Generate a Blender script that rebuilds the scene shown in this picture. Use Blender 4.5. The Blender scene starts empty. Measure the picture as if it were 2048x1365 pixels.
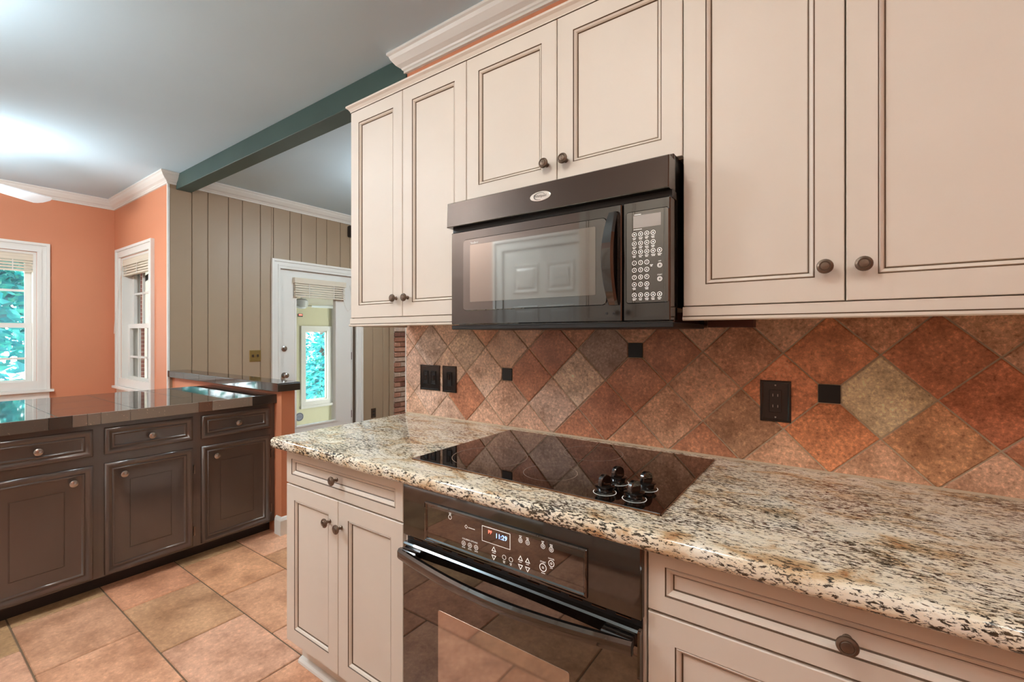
import bpy, bmesh, math, random
from mathutils import Vector, Matrix
random.seed(11)
sc = bpy.context.scene
C = sc.collection
R = math.radians

# ------------------------------------------------------------------ camera
CAM_YAW, CAM_H = 35.32, 1.312
cam = bpy.data.cameras.new('camera'); camo = bpy.data.objects.new('camera', cam); C.objects.link(camo)
camo.location = (0, 0, CAM_H); camo.rotation_euler = (R(90), 0, R(CAM_YAW))
cam.sensor_width = 36; cam.lens = 913 * 36 / 2048; cam.shift_y = -11.4 / 2048
cam.clip_start = 0.02
sc.camera = camo
# ------------------------------------------------------------------ world, sun, exposure
w = bpy.data.worlds.new('sky'); sc.world = w; w.use_nodes = True
bg = w.node_tree.nodes['Background']
bg.inputs[0].default_value = (0.86, 0.96, 1.0, 1); bg.inputs[1].default_value = 3.6
sun = bpy.data.lights.new('sun', 'SUN'); suno = bpy.data.objects.new('sun', sun); C.objects.link(suno)
sun.energy = 2.2; sun.angle = R(3); sun.color = (1, .96, .88); suno.rotation_euler = (R(18), R(48), 0)
LAMP = dict(range=13.5, end=9.5, peninsula=42.0, den=48.0, fan=56.0)   # radiance of the glass bowls; end, peninsula, den and fan are added fill
vs = sc.view_settings
vs.view_transform = 'Standard'; vs.look = 'None'; vs.gamma = 1; vs.use_curve_mapping = False
vs.exposure = 1.38
try:
    sc.cycles.use_denoising = True
    sc.cycles.max_bounces = 7; sc.cycles.diffuse_bounces = 3; sc.cycles.glossy_bounces = 4; sc.cycles.transparent_max_bounces = 6
    sc.cycles.use_adaptive_sampling = True; sc.cycles.adaptive_threshold = 0.07
    sc.cycles.caustics_reflective = False; sc.cycles.caustics_refractive = False
    sc.cycles.sample_clamp_indirect = 6.0
except Exception:
    pass

# ------------------------------------------------------------------ helpers
def lin(r, g, b):
    f = lambda c: (c / 255 / 12.92) if c / 255 <= .04045 else ((c / 255 + .055) / 1.055) ** 2.4
    return (f(r), f(g), f(b), 1)

def newmat(name):
    m = bpy.data.materials.new(name); m.use_nodes = True
    nt = m.node_tree
    return m, nt, nt.nodes['Principled BSDF']

def mat(name, col, rough=.5, metal=0, ior=1.45, coat=0, var=None, bump=None, emit=None, objcol=False, spec=None):
    """var=(scale, amount, (sx,sy,sz)); bump=(scale, strength)"""
    m, nt, p = newmat(name)
    N, L = nt.nodes, nt.links
    p.inputs['Base Color'].default_value = col; p.inputs['Roughness'].default_value = rough
    p.inputs['Metallic'].default_value = metal; p.inputs['IOR'].default_value = ior
    p.inputs['Coat Weight'].default_value = coat; p.inputs['Coat Roughness'].default_value = .08
    if emit:
        p.inputs['Emission Color'].default_value = emit[0]; p.inputs['Emission Strength'].default_value = emit[1]
    tc = None
    if var or bump:
        tc = N.new('ShaderNodeTexCoord')
    src = None
    if objcol:
        oi = N.new('ShaderNodeObjectInfo'); src = oi.outputs['Color']
    if var:
        mp = N.new('ShaderNodeMapping'); mp.inputs['Scale'].default_value = var[2] if len(var) > 2 else (1, 1, 1)
        nz = N.new('ShaderNodeTexNoise'); nz.inputs['Scale'].default_value = var[0]; nz.inputs['Detail'].default_value = 6
        L.new(tc.outputs['Object'], mp.inputs[0]); L.new(mp.outputs[0], nz.inputs['Vector'])
        mr = N.new('ShaderNodeMapRange'); mr.inputs[1].default_value = .3; mr.inputs[2].default_value = .7
        mr.inputs[3].default_value = 1 - var[1]; mr.inputs[4].default_value = 1 + var[1]
        L.new(nz.outputs['Fac'], mr.inputs[0])
        mx = N.new('ShaderNodeVectorMath'); mx.operation = 'SCALE'
        if src: L.new(src, mx.inputs[0])
        else: mx.inputs[0].default_value = col[:3]
        L.new(mr.outputs[0], mx.inputs['Scale']); src = mx.outputs[0]
    if src: L.new(src, p.inputs['Base Color'])
    if bump:
        nb = N.new('ShaderNodeTexNoise'); nb.inputs['Scale'].default_value = bump[0]; nb.inputs['Detail'].default_value = 4
        L.new(tc.outputs['Object'], nb.inputs['Vector'])
        bp = N.new('ShaderNodeBump'); bp.inputs['Strength'].default_value = bump[1]; bp.inputs['Distance'].default_value = .004
        L.new(nb.outputs['Fac'], bp.inputs['Height']); L.new(bp.outputs[0], p.inputs['Normal'])
    return m

def ramp(nt, stops):
    r = nt.nodes.new('ShaderNodeValToRGB'); e = r.color_ramp.elements
    while len(e) < len(stops): e.new(.5)
    for i, (pos, c) in enumerate(stops): e[i].position = pos; e[i].color = c
    return r

def tile_mat(name, rough, speck, bumpd, amt=1.0):
    """stone-look ceramic: each tile's own colour (object colour) mottled by noise"""
    m, nt, p = newmat(name); N, L = nt.nodes, nt.links
    tc = N.new('ShaderNodeTexCoord'); oi = N.new('ShaderNodeObjectInfo')
    off = N.new('ShaderNodeVectorMath'); off.operation = 'ADD'
    sc_ = N.new('ShaderNodeVectorMath'); sc_.operation = 'SCALE'; sc_.inputs['Scale'].default_value = 37.0
    cb = N.new('ShaderNodeCombineXYZ')
    for k in range(3): L.new(oi.outputs['Random'], cb.inputs[k])
    L.new(cb.outputs[0], sc_.inputs[0]); L.new(tc.outputs['Object'], off.inputs[0]); L.new(sc_.outputs[0], off.inputs[1])
    n1 = N.new('ShaderNodeTexNoise'); n1.inputs['Scale'].default_value = 12 if amt == 1 else 6; n1.inputs['Detail'].default_value = 9; n1.inputs['Roughness'].default_value = .62
    n2 = N.new('ShaderNodeTexNoise'); n2.inputs['Scale'].default_value = speck; n2.inputs['Detail'].default_value = 5; n2.inputs['Roughness'].default_value = .7
    L.new(off.outputs[0], n1.inputs['Vector']); L.new(off.outputs[0], n2.inputs['Vector'])
    r1 = ramp(nt, [(.28, (.58, .50, .44, 1)), (.5, (1, 1, 1, 1)), (.72, (1.32, 1.38, 1.42, 1))])
    mixk = lambda c: tuple(1 + (q - 1) * amt for q in c[:3]) + (1,)
    r2 = ramp(nt, [(.30, mixk((.48, .38, .32))), (.44, mixk((.92, .90, .88))), (.54, mixk((1.06, 1.06, 1.06))), (.68, mixk((1.6, 1.7, 1.7)))])
    L.new(n1.outputs['Fac'], r1.inputs[0]); L.new(n2.outputs['Fac'], r2.inputs[0])
    a = N.new('ShaderNodeVectorMath'); a.operation = 'MULTIPLY'; b = N.new('ShaderNodeVectorMath'); b.operation = 'MULTIPLY'
    L.new(oi.outputs['Color'], a.inputs[0]); L.new(r1.outputs[0], a.inputs[1])
    L.new(a.outputs[0], b.inputs[0]); L.new(r2.outputs[0], b.inputs[1]); L.new(b.outputs[0], p.inputs['Base Color'])
    p.inputs['Roughness'].default_value = rough
    bp = N.new('ShaderNodeBump'); bp.inputs['Strength'].default_value = .5; bp.inputs['Distance'].default_value = bumpd
    L.new(n2.outputs['Fac'], bp.inputs['Height']); L.new(bp.outputs[0], p.inputs['Normal'])
    return m

def granite_mat():
    m, nt, p = newmat('granite_cream'); N, L = nt.nodes, nt.links
    tc = N.new('ShaderNodeTexCoord')
    def nz(scale, vec, detail=6, rough=.6, dist=0):
        mp = N.new('ShaderNodeMapping'); mp.inputs['Scale'].default_value = vec; mp.inputs['Rotation'].default_value = (0, 0, R(-10))
        n = N.new('ShaderNodeTexNoise'); n.inputs['Scale'].default_value = scale; n.inputs['Detail'].default_value = detail
        n.inputs['Roughness'].default_value = rough; n.inputs['Distortion'].default_value = dist
        L.new(tc.outputs['Object'], mp.inputs[0]); L.new(mp.outputs[0], n.inputs['Vector']); return n.outputs['Fac']
    fle = nz(1, (80, 230, 170), 5, .70, .5)
    low = nz(1, (5, 9, 9), 3, .5)
    pat = nz(1, (9, 16, 16), 4, .6, 1.0)
    cr = ramp(nt, [(.25, lin(176, 122, 78)), (.36, lin(214, 182, 142)), (.47, lin(240, 226, 200)), (.68, lin(250, 242, 226)), (.85, lin(222, 194, 154))])
    L.new(pat, cr.inputs[0])
    ad = N.new('ShaderNodeMath'); ad.operation = 'MULTIPLY_ADD'; ad.inputs[1].default_value = .26; L.new(low, ad.inputs[0]); L.new(fle, ad.inputs[2])
    dk = ramp(nt, [(.50, (0, 0, 0, 1)), (.640, (0, 0, 0, 1)), (.690, (1, 1, 1, 1))])
    L.new(ad.outputs[0], dk.inputs[0])
    mx = N.new('ShaderNodeMix'); mx.data_type = 'RGBA'
    dkc = ramp(nt, [(.35, lin(38, 36, 34)), (.6, lin(84, 70, 52))]); L.new(nz(1, (30, 60, 60)), dkc.inputs[0])
    L.new(dk.outputs[0], mx.inputs[0]); L.new(cr.outputs[0], mx.inputs[6]); L.new(dkc.outputs[0], mx.inputs[7])
    L.new(mx.outputs[2], p.inputs['Base Color'])
    p.inputs['Roughness'].default_value = .09; p.inputs['IOR'].default_value = 1.55
    return m

def blackstone_mat(name, base, speck, rough=.04, ior=2.8):
    m, nt, p = newmat(name); N, L = nt.nodes, nt.links
    tc = N.new('ShaderNodeTexCoord'); n = N.new('ShaderNodeTexNoise'); n.inputs['Scale'].default_value = 130; n.inputs['Detail'].default_value = 5
    L.new(tc.outputs['Object'], n.inputs['Vector'])
    oi = N.new('ShaderNodeObjectInfo')
    r = ramp(nt, [(.5, base), (.66, base), (.74, speck)]); L.new(n.outputs['Fac'], r.inputs[0])
    mu = N.new('ShaderNodeVectorMath'); mu.operation = 'MULTIPLY'
    L.new(r.outputs[0], mu.inputs[0]); L.new(oi.outputs['Color'], mu.inputs[1]); L.new(mu.outputs[0], p.inputs['Base Color'])
    p.inputs['Roughness'].default_value = rough; p.inputs['IOR'].default_value = ior
    return m

MT = dict(
    cream=mat('cream_paint', lin(224, 211, 197), .48, var=(3, .03)),
    glaze=mat('brown_glaze', lin(92, 70, 48), .5),
    cream_in=mat('cabinet_box', lin(214, 196, 176), .5),
    cleat=mat('dark_wood', lin(84, 38, 24), .4),
    orange=mat('orange_paint', lin(210, 136, 100), .6, var=(1.2, .03), bump=(160, .05)),
    white=mat('white_trim', lin(232, 228, 220), .35),
    ceil=mat('ceiling_paint', lin(208, 232, 244), .8, var=(.8, .03)),
    taupe=mat('taupe_panel', lin(164, 140, 114), .45, var=(2, .03, (1, 1, .3))),
    groove=mat('panel_groove', lin(92, 76, 60), .7),
    beam=mat('green_beam', lin(62, 82, 76), .4, var=(3, .12)),
    darkcab=mat('espresso_paint', lin(82, 70, 64), .17, ior=1.7, var=(6, .06, (1, 1, .2)), coat=.4),
    kick=mat('toe_kick_dark', lin(40, 30, 26), .5),
    bronze=mat('oil_rubbed_bronze', lin(118, 100, 86), .34, .7, var=(60, .2)),
    pewter=mat('pewter_knob', lin(176, 168, 162), .22, .9),
    black=mat('black_appliance', (.010, .008, .007, 1), .05, ior=1.95),
    glass=mat('black_glass', (.006, .004, .003, 1), .02, ior=2.4),
    mwglass=mat('screened_window', lin(150, 146, 142), .05, .9),
    ovglass=mat('oven_window', lin(190, 176, 166), .05, .85),
    matte=mat('matte_black', (.012, .011, .011, 1), .45),
    print=mat('white_print', lin(225, 220, 214), .5, emit=(lin(225, 220, 214), .25)),
    red=mat('red_segments', lin(220, 50, 40), .5, emit=((1, .08, .05, 1), 2.5)),
    blue=mat('blue_segments', lin(80, 130, 240), .5, emit=((.15, .35, 1, 1), 3.0)),
    lcd=mat('grey_display', lin(178, 172, 166), .25),
    silver=mat('silver_badge', lin(222, 216, 208), .2, .3),
    ink=mat('dark_ink', lin(60, 58, 56), .5),
    ring=mat('ring_print', lin(196, 170, 150), .4),
    edge=mat('bronze_edge', lin(150, 110, 80), .25, .8),
    brass=mat('aged_brass', lin(196, 168, 104), .25, .8),
    brownpl=mat('brown_plastic', lin(70, 52, 38), .35),
    blackpl=mat('black_plastic', (.014, .011, .010, 1), .12, ior=1.7),
    slot=mat('metal_slot', lin(190, 190, 190), .25, .9),
    blind=mat('bamboo_blind', lin(218, 205, 184), .6, var=(40, .08, (.1, .1, 3))),
    cord=mat('white_cord', lin(222, 214, 204), .6),
    yellow=mat('yellow_wall', lin(226, 220, 184), .6),
    siding=mat('beige_siding', lin(198, 190, 172), .6),
    brick=mat('brick', lin(150, 98, 76), .8, objcol=True, var=(40, .18), bump=(60, .5)),
    mortar=mat('mortar', lin(196, 182, 164), .9, bump=(80, .5)),
    trunk=mat('bark', lin(90, 80, 70), .9),
    ground=mat('pale_paving', lin(225, 224, 220), .9),
    wood=mat('den_floor', lin(150, 100, 66), .4, var=(8, .15, (1, .1, 1))),
    grout=mat('grout', lin(196, 176, 150), .9),
    grout_d=mat('floor_grout', lin(112, 88, 66), .9),
    grout_b=mat('dark_grout', lin(120, 112, 104), .6),
    fanwhite=mat('fan_white', lin(240, 243, 245), .35),
    foil=mat('grey_sticker', lin(176, 186, 196), .5),
    walltile=tile_mat('wall_tile_stone', .32, 100, .0015),
    floortile=tile_mat('floor_tile_stone', .34, 60, .0012, .45),
    granite=granite_mat(),
    estone=blackstone_mat('honed_stone_edge', lin(116, 106, 97), lin(190, 172, 152), .3, 1.6),
    bstone=blackstone_mat('black_stone', lin(46, 40, 36), lin(120, 100, 84)),
)
# window glass and leaves
gm, nt, p = newmat('window_glass')
p.inputs['Base Color'].default_value = (.96, 1, 1, 1); p.inputs['Roughness'].default_value = 0; p.inputs['Alpha'].default_value = .06
MT['pane'] = gm
lf, nt, p = newmat('teal_leaves')
oi = nt.nodes.new('ShaderNodeTexCoord'); nz = nt.nodes.new('ShaderNodeTexNoise'); nz.inputs['Scale'].default_value = 3.5; nz.inputs['Detail'].default_value = 4
rr = ramp(nt, [(.30, lin(0, 96, 118)), (.48, lin(10, 150, 158)), (.62, lin(60, 196, 178)), (.75, lin(190, 236, 226))])
nt.links.new(oi.outputs['Object'], nz.inputs['Vector']); nt.links.new(nz.outputs['Fac'], rr.inputs[0]); nt.links.new(rr.outputs[0], p.inputs['Base Color'])
p.inputs['Roughness'].default_value = .6
MT['leaf'] = lf
bm_, nt, p = newmat('far_brickwork')
tc = nt.nodes.new('ShaderNodeTexCoord'); mp = nt.nodes.new('ShaderNodeMapping'); mp.inputs['Rotation'].default_value = (R(90), 0, 0)
br = nt.nodes.new('ShaderNodeTexBrick'); br.inputs['Scale'].default_value = 4.8; br.inputs['Color1'].default_value = lin(138, 84, 74); br.inputs['Color2'].default_value = lin(116, 70, 64); br.inputs['Mortar'].default_value = lin(190, 176, 164)
nt.links.new(tc.outputs['Object'], mp.inputs[0]); nt.links.new(mp.outputs[0], br.inputs['Vector']); nt.links.new(br.outputs['Color'], p.inputs['Base Color'])
MT['farbrick'] = bm_

for k_, v_ in LAMP.items(): MT['lamp_' + k_] = mat('lamp_glass_' + k_, (1, 1, 1, 1), .4, emit=((1, .95, .87, 1) if k_ in ('range', 'end') else (.86, .95, 1, 1), v_))
WLOC = {}
def wloc(o): return WLOC.get(o.name, Vector((0, 0, 0)))

def tag(o, label=None, cat=None, group=None, kind=None):
    if label: o['label'] = label
    if cat: o['category'] = cat
    if group: o['group'] = group
    if kind: o['kind'] = kind
    return o

def thing(name, label, cat, loc, group=None):
    o = bpy.data.objects.new(name, None); o.empty_display_size = .05; C.objects.link(o)
    o.location = loc; WLOC[o.name] = Vector(loc)
    return tag(o, label, cat, group)

class MB:
    def __init__(s): s.bm = bmesh.new()
    def _add(s, src, mat=None):
        mp = {v: s.bm.verts.new(v.co) for v in src.verts}
        for f in src.faces:
            try:
                nf = s.bm.faces.new([mp[v] for v in f.verts]); nf.material_index = f.material_index if mat is None else mat
            except ValueError: pass
    def box(s, x0, x1, y0, y1, z0, z1, mat=0, bev=0, seg=1):
        t = bmesh.new(); bmesh.ops.create_cube(t, size=1)
        for v in t.verts: v.co = Vector((x0 + (v.co.x + .5) * (x1 - x0), y0 + (v.co.y + .5) * (y1 - y0), z0 + (v.co.z + .5) * (z1 - z0)))
        if bev: bmesh.ops.bevel(t, geom=list(t.edges), offset=bev, segments=seg, affect='EDGES', profile=.5)
        s._add(t, mat); t.free(); return s
    def face(s, pts, mat=0):
        f = s.bm.faces.new([s.bm.verts.new(p) for p in pts]); f.material_index = mat; return s
    def loops(s, loops, mats, cap0=True, cap1=True, close=True):
        """bridge equal-length point loops"""
        vs_ = [[s.bm.verts.new(p) for p in lp] for lp in loops]
        n = len(vs_[0])
        for i in range(len(vs_) - 1):
            for k in range(n if close else n - 1):
                a, b = vs_[i], vs_[i + 1]
                try:
                    f = s.bm.faces.new((a[k], a[(k + 1) % n], b[(k + 1) % n], b[k])); f.material_index = mats[i]
                except ValueError: pass
        if cap0:
            f = s.bm.faces.new(list(reversed(vs_[0]))); f.material_index = mats[0]
        if cap1:
            f = s.bm.faces.new(vs_[-1]); f.material_index = mats[-1]
        return s
    def nest(s, F, w, h, prof, cap=0, cap0=True):
        """nested rectangles: prof=[(inset, height, mat)]"""
        L = []
        for q in prof:
            i, d = q[0], q[1]
            L.append([F(i, i, d), F(w - i, i, d), F(w - i, h - i, d), F(i, h - i, d)])
        s.loops(L, [(q[2] if len(q) > 2 else 0) for q in prof[1:]], cap0, False)
        i, d = prof[-1][0], prof[-1][1]
        s.face([F(i, i, d), F(w - i, i, d), F(w - i, h - i, d), F(i, h - i, d)], cap); return s
    def frame(s, F, u0, u1, v0, v1, wd, n0, n1, mat=0, wb=None):
        wb = wd if wb is None else wb
        O = lambda n: [F(u0, v0, n), F(u1, v0, n), F(u1, v1, n), F(u0, v1, n)]
        I = lambda n: [F(u0 + wd, v0 + wb, n), F(u1 - wd, v0 + wb, n), F(u1 - wd, v1 - wd, n), F(u0 + wd, v1 - wd, n)]
        s.loops([O(n0), O(n1), I(n1), I(n0), O(n0)], [mat] * 4, False, False); return s
    def rrect(s, F, u0, u1, v0, v1, r, d0, d1, mat=0, top_in=0, seg=5, hole=None, mats=None):
        def lp(u0, u1, v0, v1, r, d):
            pts = []
            for cx, cy, a0 in ((u1 - r, v0 + r, -90), (u1 - r, v1 - r, 0), (u0 + r, v1 - r, 90), (u0 + r, v0 + r, 180)):
                for k in range(seg + 1):
                    a = R(a0 + 90 * k / seg); pts.append(F(cx + r * math.cos(a), cy + r * math.sin(a), d))
            return pts
        t = top_in
        L = [lp(u0, u1, v0, v1, r, d0), lp(u0, u1, v0, v1, r, d1 - t), lp(u0 + t, u1 - t, v0 + t, v1 - t, max(r - t, .0004), d1)]
        s.loops(L, mats or [mat] * 2 + [mat]); return s
    def lathe(s, prof, F, seg=20, mat=0, mats=None):
        L = []
        for r, hgt in prof:
            L.append([F(r * math.cos(2 * math.pi * k / seg), r * math.sin(2 * math.pi * k / seg), hgt) for k in range(seg)])
        s.loops(L, mats or [mat] * len(prof)); return s
    def ringflat(s, F, cu, cv, r0, r1, d, seg=28, mat=0):
        a = [F(cu + r0 * math.cos(2 * math.pi * k / seg), cv + r0 * math.sin(2 * math.pi * k / seg), d) for k in range(seg)]
        b = [F(cu + r1 * math.cos(2 * math.pi * k / seg), cv + r1 * math.sin(2 * math.pi * k / seg), d) for k in range(seg)]
        s.loops([b, a], [mat], False, False); return s
    def tube(s, pts, r, seg=8, mat=0):
        pts = [Vector(p) for p in pts]; L = []
        for i, q in enumerate(pts):
            t = (pts[min(i + 1, len(pts) - 1)] - pts[max(i - 1, 0)]).normalized()
            u = t.orthogonal().normalized() if i == 0 else (pu - t * pu.dot(t)).normalized()
            pu = u; v = t.cross(u); rr_ = r[i] if isinstance(r, (list, tuple)) else r
            L.append([q + (u * math.cos(2 * math.pi * k / seg) + v * math.sin(2 * math.pi * k / seg)) * rr_ for k in range(seg)])
        s.loops(L, [mat] * len(pts)); return s
    def sweep(s, path, prof, side=1, mat=0):
        """horizontal mitred sweep; path=[(x,y)], prof=[(offset,z)] closed polygon; side=+1 offsets to the left of travel"""
        P = [Vector(p) for p in path]; L = []
        for i, p_ in enumerate(P):
            ds = []
            if i > 0: ds.append((P[i] - P[i - 1]).normalized())
            if i < len(P) - 1: ds.append((P[i + 1] - P[i]).normalized())
            ns = [Vector((-d.y, d.x)) * side for d in ds]
            n = sum(ns, Vector((0, 0))).normalized(); n = n / n.dot(ns[0])
            L.append([(p_.x + n.x * o, p_.y + n.y * o, z) for o, z in prof])
        s.loops(L, [mat] * len(P)); return s
    def text(s, body, size, F, cu, cv, d, mat=0, sx=1.0):
        for pl in text_polys(body):
            s.face([F(cu + x * size * sx, cv + y * size, d) for x, y in pl], mat)
        return s
    def out(s, name, mats, parent=None, smooth=False, data_only=False):
        o = s._out(name, mats, parent, smooth, data_only)
        if not data_only and name in ('lettering', 'vent_slots', 'slots', 'screws', 'red_digits', 'blue_digits'): o['kind'] = 'stuff'
        return o
    def _out(s, name, mats, parent, smooth, data_only):
        bmesh.ops.recalc_face_normals(s.bm, faces=list(s.bm.faces))
        if parent is not None and not data_only:
            off = wloc(parent)
            for v in s.bm.verts: v.co -= off
        me = bpy.data.meshes.new(name); s.bm.to_mesh(me); s.bm.free()
        for m in (mats if isinstance(mats, (list, tuple)) else [mats]): me.materials.append(MT[m] if isinstance(m, str) else m)
        if smooth:
            for pl in me.polygons: pl.use_smooth = True
            try: me.set_sharp_from_angle(angle=R(35 if smooth is True else smooth))
            except Exception: pass
        if data_only: return me
        o = bpy.data.objects.new(name, me); C.objects.link(o)
        if parent is not None: o.parent = parent; WLOC[o.name] = wloc(parent)
        return o

_tx = {}
def text_polys(body):
    if body in _tx: return _tx[body]
    cu = bpy.data.curves.new('t', 'FONT'); cu.body = body; cu.size = 1; cu.align_x = 'CENTER'; cu.align_y = 'CENTER'; cu.resolution_u = 2
    o = bpy.data.objects.new('t', cu); C.objects.link(o)
    dg = bpy.context.evaluated_depsgraph_get(); me = bpy.data.meshes.new_from_object(o.evaluated_get(dg))
    polys = [[(me.vertices[i].co.x, me.vertices[i].co.y) for i in pl.vertices] for pl in me.polygons]
    bpy.data.objects.remove(o); bpy.data.curves.remove(cu); bpy.data.meshes.remove(me)
    _tx[body] = polys; return polys

def put(name, me, parent, loc, rot=(0, 0, 0), color=None):
    """object that shares mesh data; loc in world coordinates"""
    o = bpy.data.objects.new(name, me); C.objects.link(o)
    if parent is not None:
        o.parent = parent; o.location = Vector(loc) - wloc(parent); WLOC[o.name] = Vector(loc)
    else: o.location = loc; WLOC[o.name] = Vector(loc)
    o.rotation_euler = rot
    if color: o.color = color
    return o

def F_front(x0, y, z0):   # face towards -Y: u=X, v=Z, n=-Y
    return lambda u, v, n: Vector((x0 + u, y - n, z0 + v))
def F_right(y0, x, z0):   # face towards +X: u=Y, v=Z, n=+X
    return lambda u, v, n: Vector((x + n, y0 + u, z0 + v))
def F_up(x0, y0, z):      # face up
    return lambda u, v, n: Vector((x0 + u, y0 + v, z + n))
ROT_FRONT = (R(90), 0, 0); ROT_RIGHT = (0, R(90), 0)
IDT = lambda u, v, n: Vector((u, v, n))

def struct(o, label=None): o['kind'] = 'structure'; return tag(o, label)

# ------------------------------------------------------------------ setting
CEIL = 2.755; YW = 1.60; XP = -4.83; XL = -6.35; YN = 1.54; YB = -.85
CROWN = [(0, CEIL), (.074, CEIL), (.074, CEIL - .012), (.066, CEIL - .018), (.060, CEIL - .034), (.040, CEIL - .060), (.022, CEIL - .072), (.018, CEIL - .080), (.012, CEIL - .084), (.012, CEIL - .095), (0, CEIL - .097)]

fl = struct(MB().box(XL, 1.25, YB, YW + .12, -.05, -.004).out('floor', 'grout_d'))
TB = MB().box(0, .4865, 0, .324, -.012, 0, bev=.003).out('floor_tile', 'floortile', data_only=True)
fcols = [lin(206, 150, 117), lin(199, 143, 107), lin(189, 138, 101), lin(174, 134, 96), lin(210, 157, 127), lin(197, 136, 103)]
special = {(1, -3.01): lin(199, 146, 114), (2, -2.768): lin(190, 142, 106), (3, -3.01): lin(206, 148, 110), (2, -2.276): lin(207, 155, 126), (3, -2.5175): lin(202, 148, 114)}
rows = [(-5 + k, .37 + (-5 + k) * .33) for k in range(12)]
for j, y0 in [(k, .04 + .33 * k) for k in range(-4, 5)]:
    base = -3.012 if j % 2 else -2.768
    for i in range(-8, 9):
        x0 = base + i * .4925
        if x0 + .4925 < XL or x0 > 1.25: continue
        me = TB; xa = x0; wd = .4925
        if y0 + .33 > 1.62:
            pass
        if x0 < XL or x0 + .4925 > 1.25 or y0 + .33 > 1.72 or y0 < YB:
            xa0, xa1 = max(x0, XL), min(x0 + .4925, 1.25); ya0, ya1 = max(y0, YB), min(y0 + .33, YW + .12)
            if ya1 - ya0 < .02 or xa1 - xa0 < .02: continue
            me = MB().box(0, xa1 - xa0 - .005, 0, ya1 - ya0 - .005, -.012, 0, bev=.003).out('floor_tile', 'floortile', data_only=True)
            o = put('floor_tile', me, fl, (xa0 + .0025, ya0 + .0025, 0))
        else:
            o = put('floor_tile', me, fl, (x0 + .0025, y0 + .0025, 0))
        c = random.choice(fcols)
        for (jj, xx), cc in special.items():
            if jj == j and abs(xx - x0) < .1: c = cc
        o.color = c

struct(MB().box(-8.5, 1.37, YB - .12, 4.6, CEIL, CEIL + .08).out('ceiling', 'ceil'))
struct(MB().box(XP, 1.25, YW + .12, 4.6, -.05, -.003).out('floor', 'wood'), 'wood floor of the den beyond the opening')

# range wall with backsplash tiles
wr = struct(MB().box(-1.80, 1.25, YW + .006, YW + .12, 0, CEIL).out('wall_range', 'orange'))
MB().box(-1.80, 1.25, YW + .003, YW + .006, .90, 1.43).out('grout_bed', 'grout', wr)
HD = .1150
accents = [(-.0145, 1.143), (-.589, 1.258), (-1.160, 1.143)]
def clip(poly, nx, nz_, c):   # keep nx*x+nz*z <= c
    out = []
    for i in range(len(poly)):
        a, b = poly[i], poly[(i + 1) % len(poly)]
        da, db = nx * a[0] + nz_ * a[1] - c, nx * b[0] + nz_ * b[1] - c
        if da <= 0: out.append(a)
        if (da < 0 < db) or (db < 0 < da):
            t = da / (da - db); out.append((a[0] + (b[0] - a[0]) * t, a[1] + (b[1] - a[1]) * t))
    return out
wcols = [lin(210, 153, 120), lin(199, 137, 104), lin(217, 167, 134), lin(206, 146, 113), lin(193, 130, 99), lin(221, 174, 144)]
lit_cols = [lin(216, 176, 150), lin(210, 166, 140), lin(220, 184, 162), lin(206, 170, 148)]
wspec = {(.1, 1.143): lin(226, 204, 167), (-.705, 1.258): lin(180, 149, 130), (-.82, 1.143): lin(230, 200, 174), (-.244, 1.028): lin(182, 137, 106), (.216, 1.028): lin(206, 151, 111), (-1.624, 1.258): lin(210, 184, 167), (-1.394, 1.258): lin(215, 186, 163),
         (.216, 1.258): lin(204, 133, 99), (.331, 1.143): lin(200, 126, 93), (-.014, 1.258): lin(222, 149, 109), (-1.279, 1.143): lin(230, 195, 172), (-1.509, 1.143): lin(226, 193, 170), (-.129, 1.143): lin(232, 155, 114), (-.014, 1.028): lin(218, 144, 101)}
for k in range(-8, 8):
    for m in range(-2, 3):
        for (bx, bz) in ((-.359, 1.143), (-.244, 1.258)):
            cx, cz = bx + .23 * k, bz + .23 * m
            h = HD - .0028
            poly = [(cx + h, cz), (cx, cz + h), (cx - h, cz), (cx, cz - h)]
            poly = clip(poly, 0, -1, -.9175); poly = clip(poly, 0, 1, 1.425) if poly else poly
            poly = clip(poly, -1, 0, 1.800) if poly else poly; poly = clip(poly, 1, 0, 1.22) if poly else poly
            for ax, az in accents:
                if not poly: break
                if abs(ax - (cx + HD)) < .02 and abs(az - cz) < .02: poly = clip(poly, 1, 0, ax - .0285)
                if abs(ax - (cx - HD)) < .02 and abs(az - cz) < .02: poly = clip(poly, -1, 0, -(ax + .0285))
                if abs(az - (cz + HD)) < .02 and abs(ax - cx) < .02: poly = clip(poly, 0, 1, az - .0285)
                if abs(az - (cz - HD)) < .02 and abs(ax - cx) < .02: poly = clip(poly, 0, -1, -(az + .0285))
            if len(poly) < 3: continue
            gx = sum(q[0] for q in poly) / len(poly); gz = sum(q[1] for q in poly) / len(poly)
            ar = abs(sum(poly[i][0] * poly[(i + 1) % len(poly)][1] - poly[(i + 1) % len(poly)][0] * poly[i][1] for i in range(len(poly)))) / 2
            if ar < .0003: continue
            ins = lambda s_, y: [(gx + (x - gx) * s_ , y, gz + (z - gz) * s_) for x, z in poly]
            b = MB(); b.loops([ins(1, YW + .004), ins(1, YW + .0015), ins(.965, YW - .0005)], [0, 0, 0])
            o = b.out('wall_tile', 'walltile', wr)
            c = random.choice(wcols if random.random() < (cx + 1.9) / 1.4 else lit_cols)  # more pale picks towards the left put the brighter light into tile colour
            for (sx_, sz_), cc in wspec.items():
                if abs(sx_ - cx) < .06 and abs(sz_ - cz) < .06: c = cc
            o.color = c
AC = MB().box(-.0262, .0262, 0, .004, -.0262, .0262, bev=.001).out('accent_tile', 'matte', data_only=True)
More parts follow.
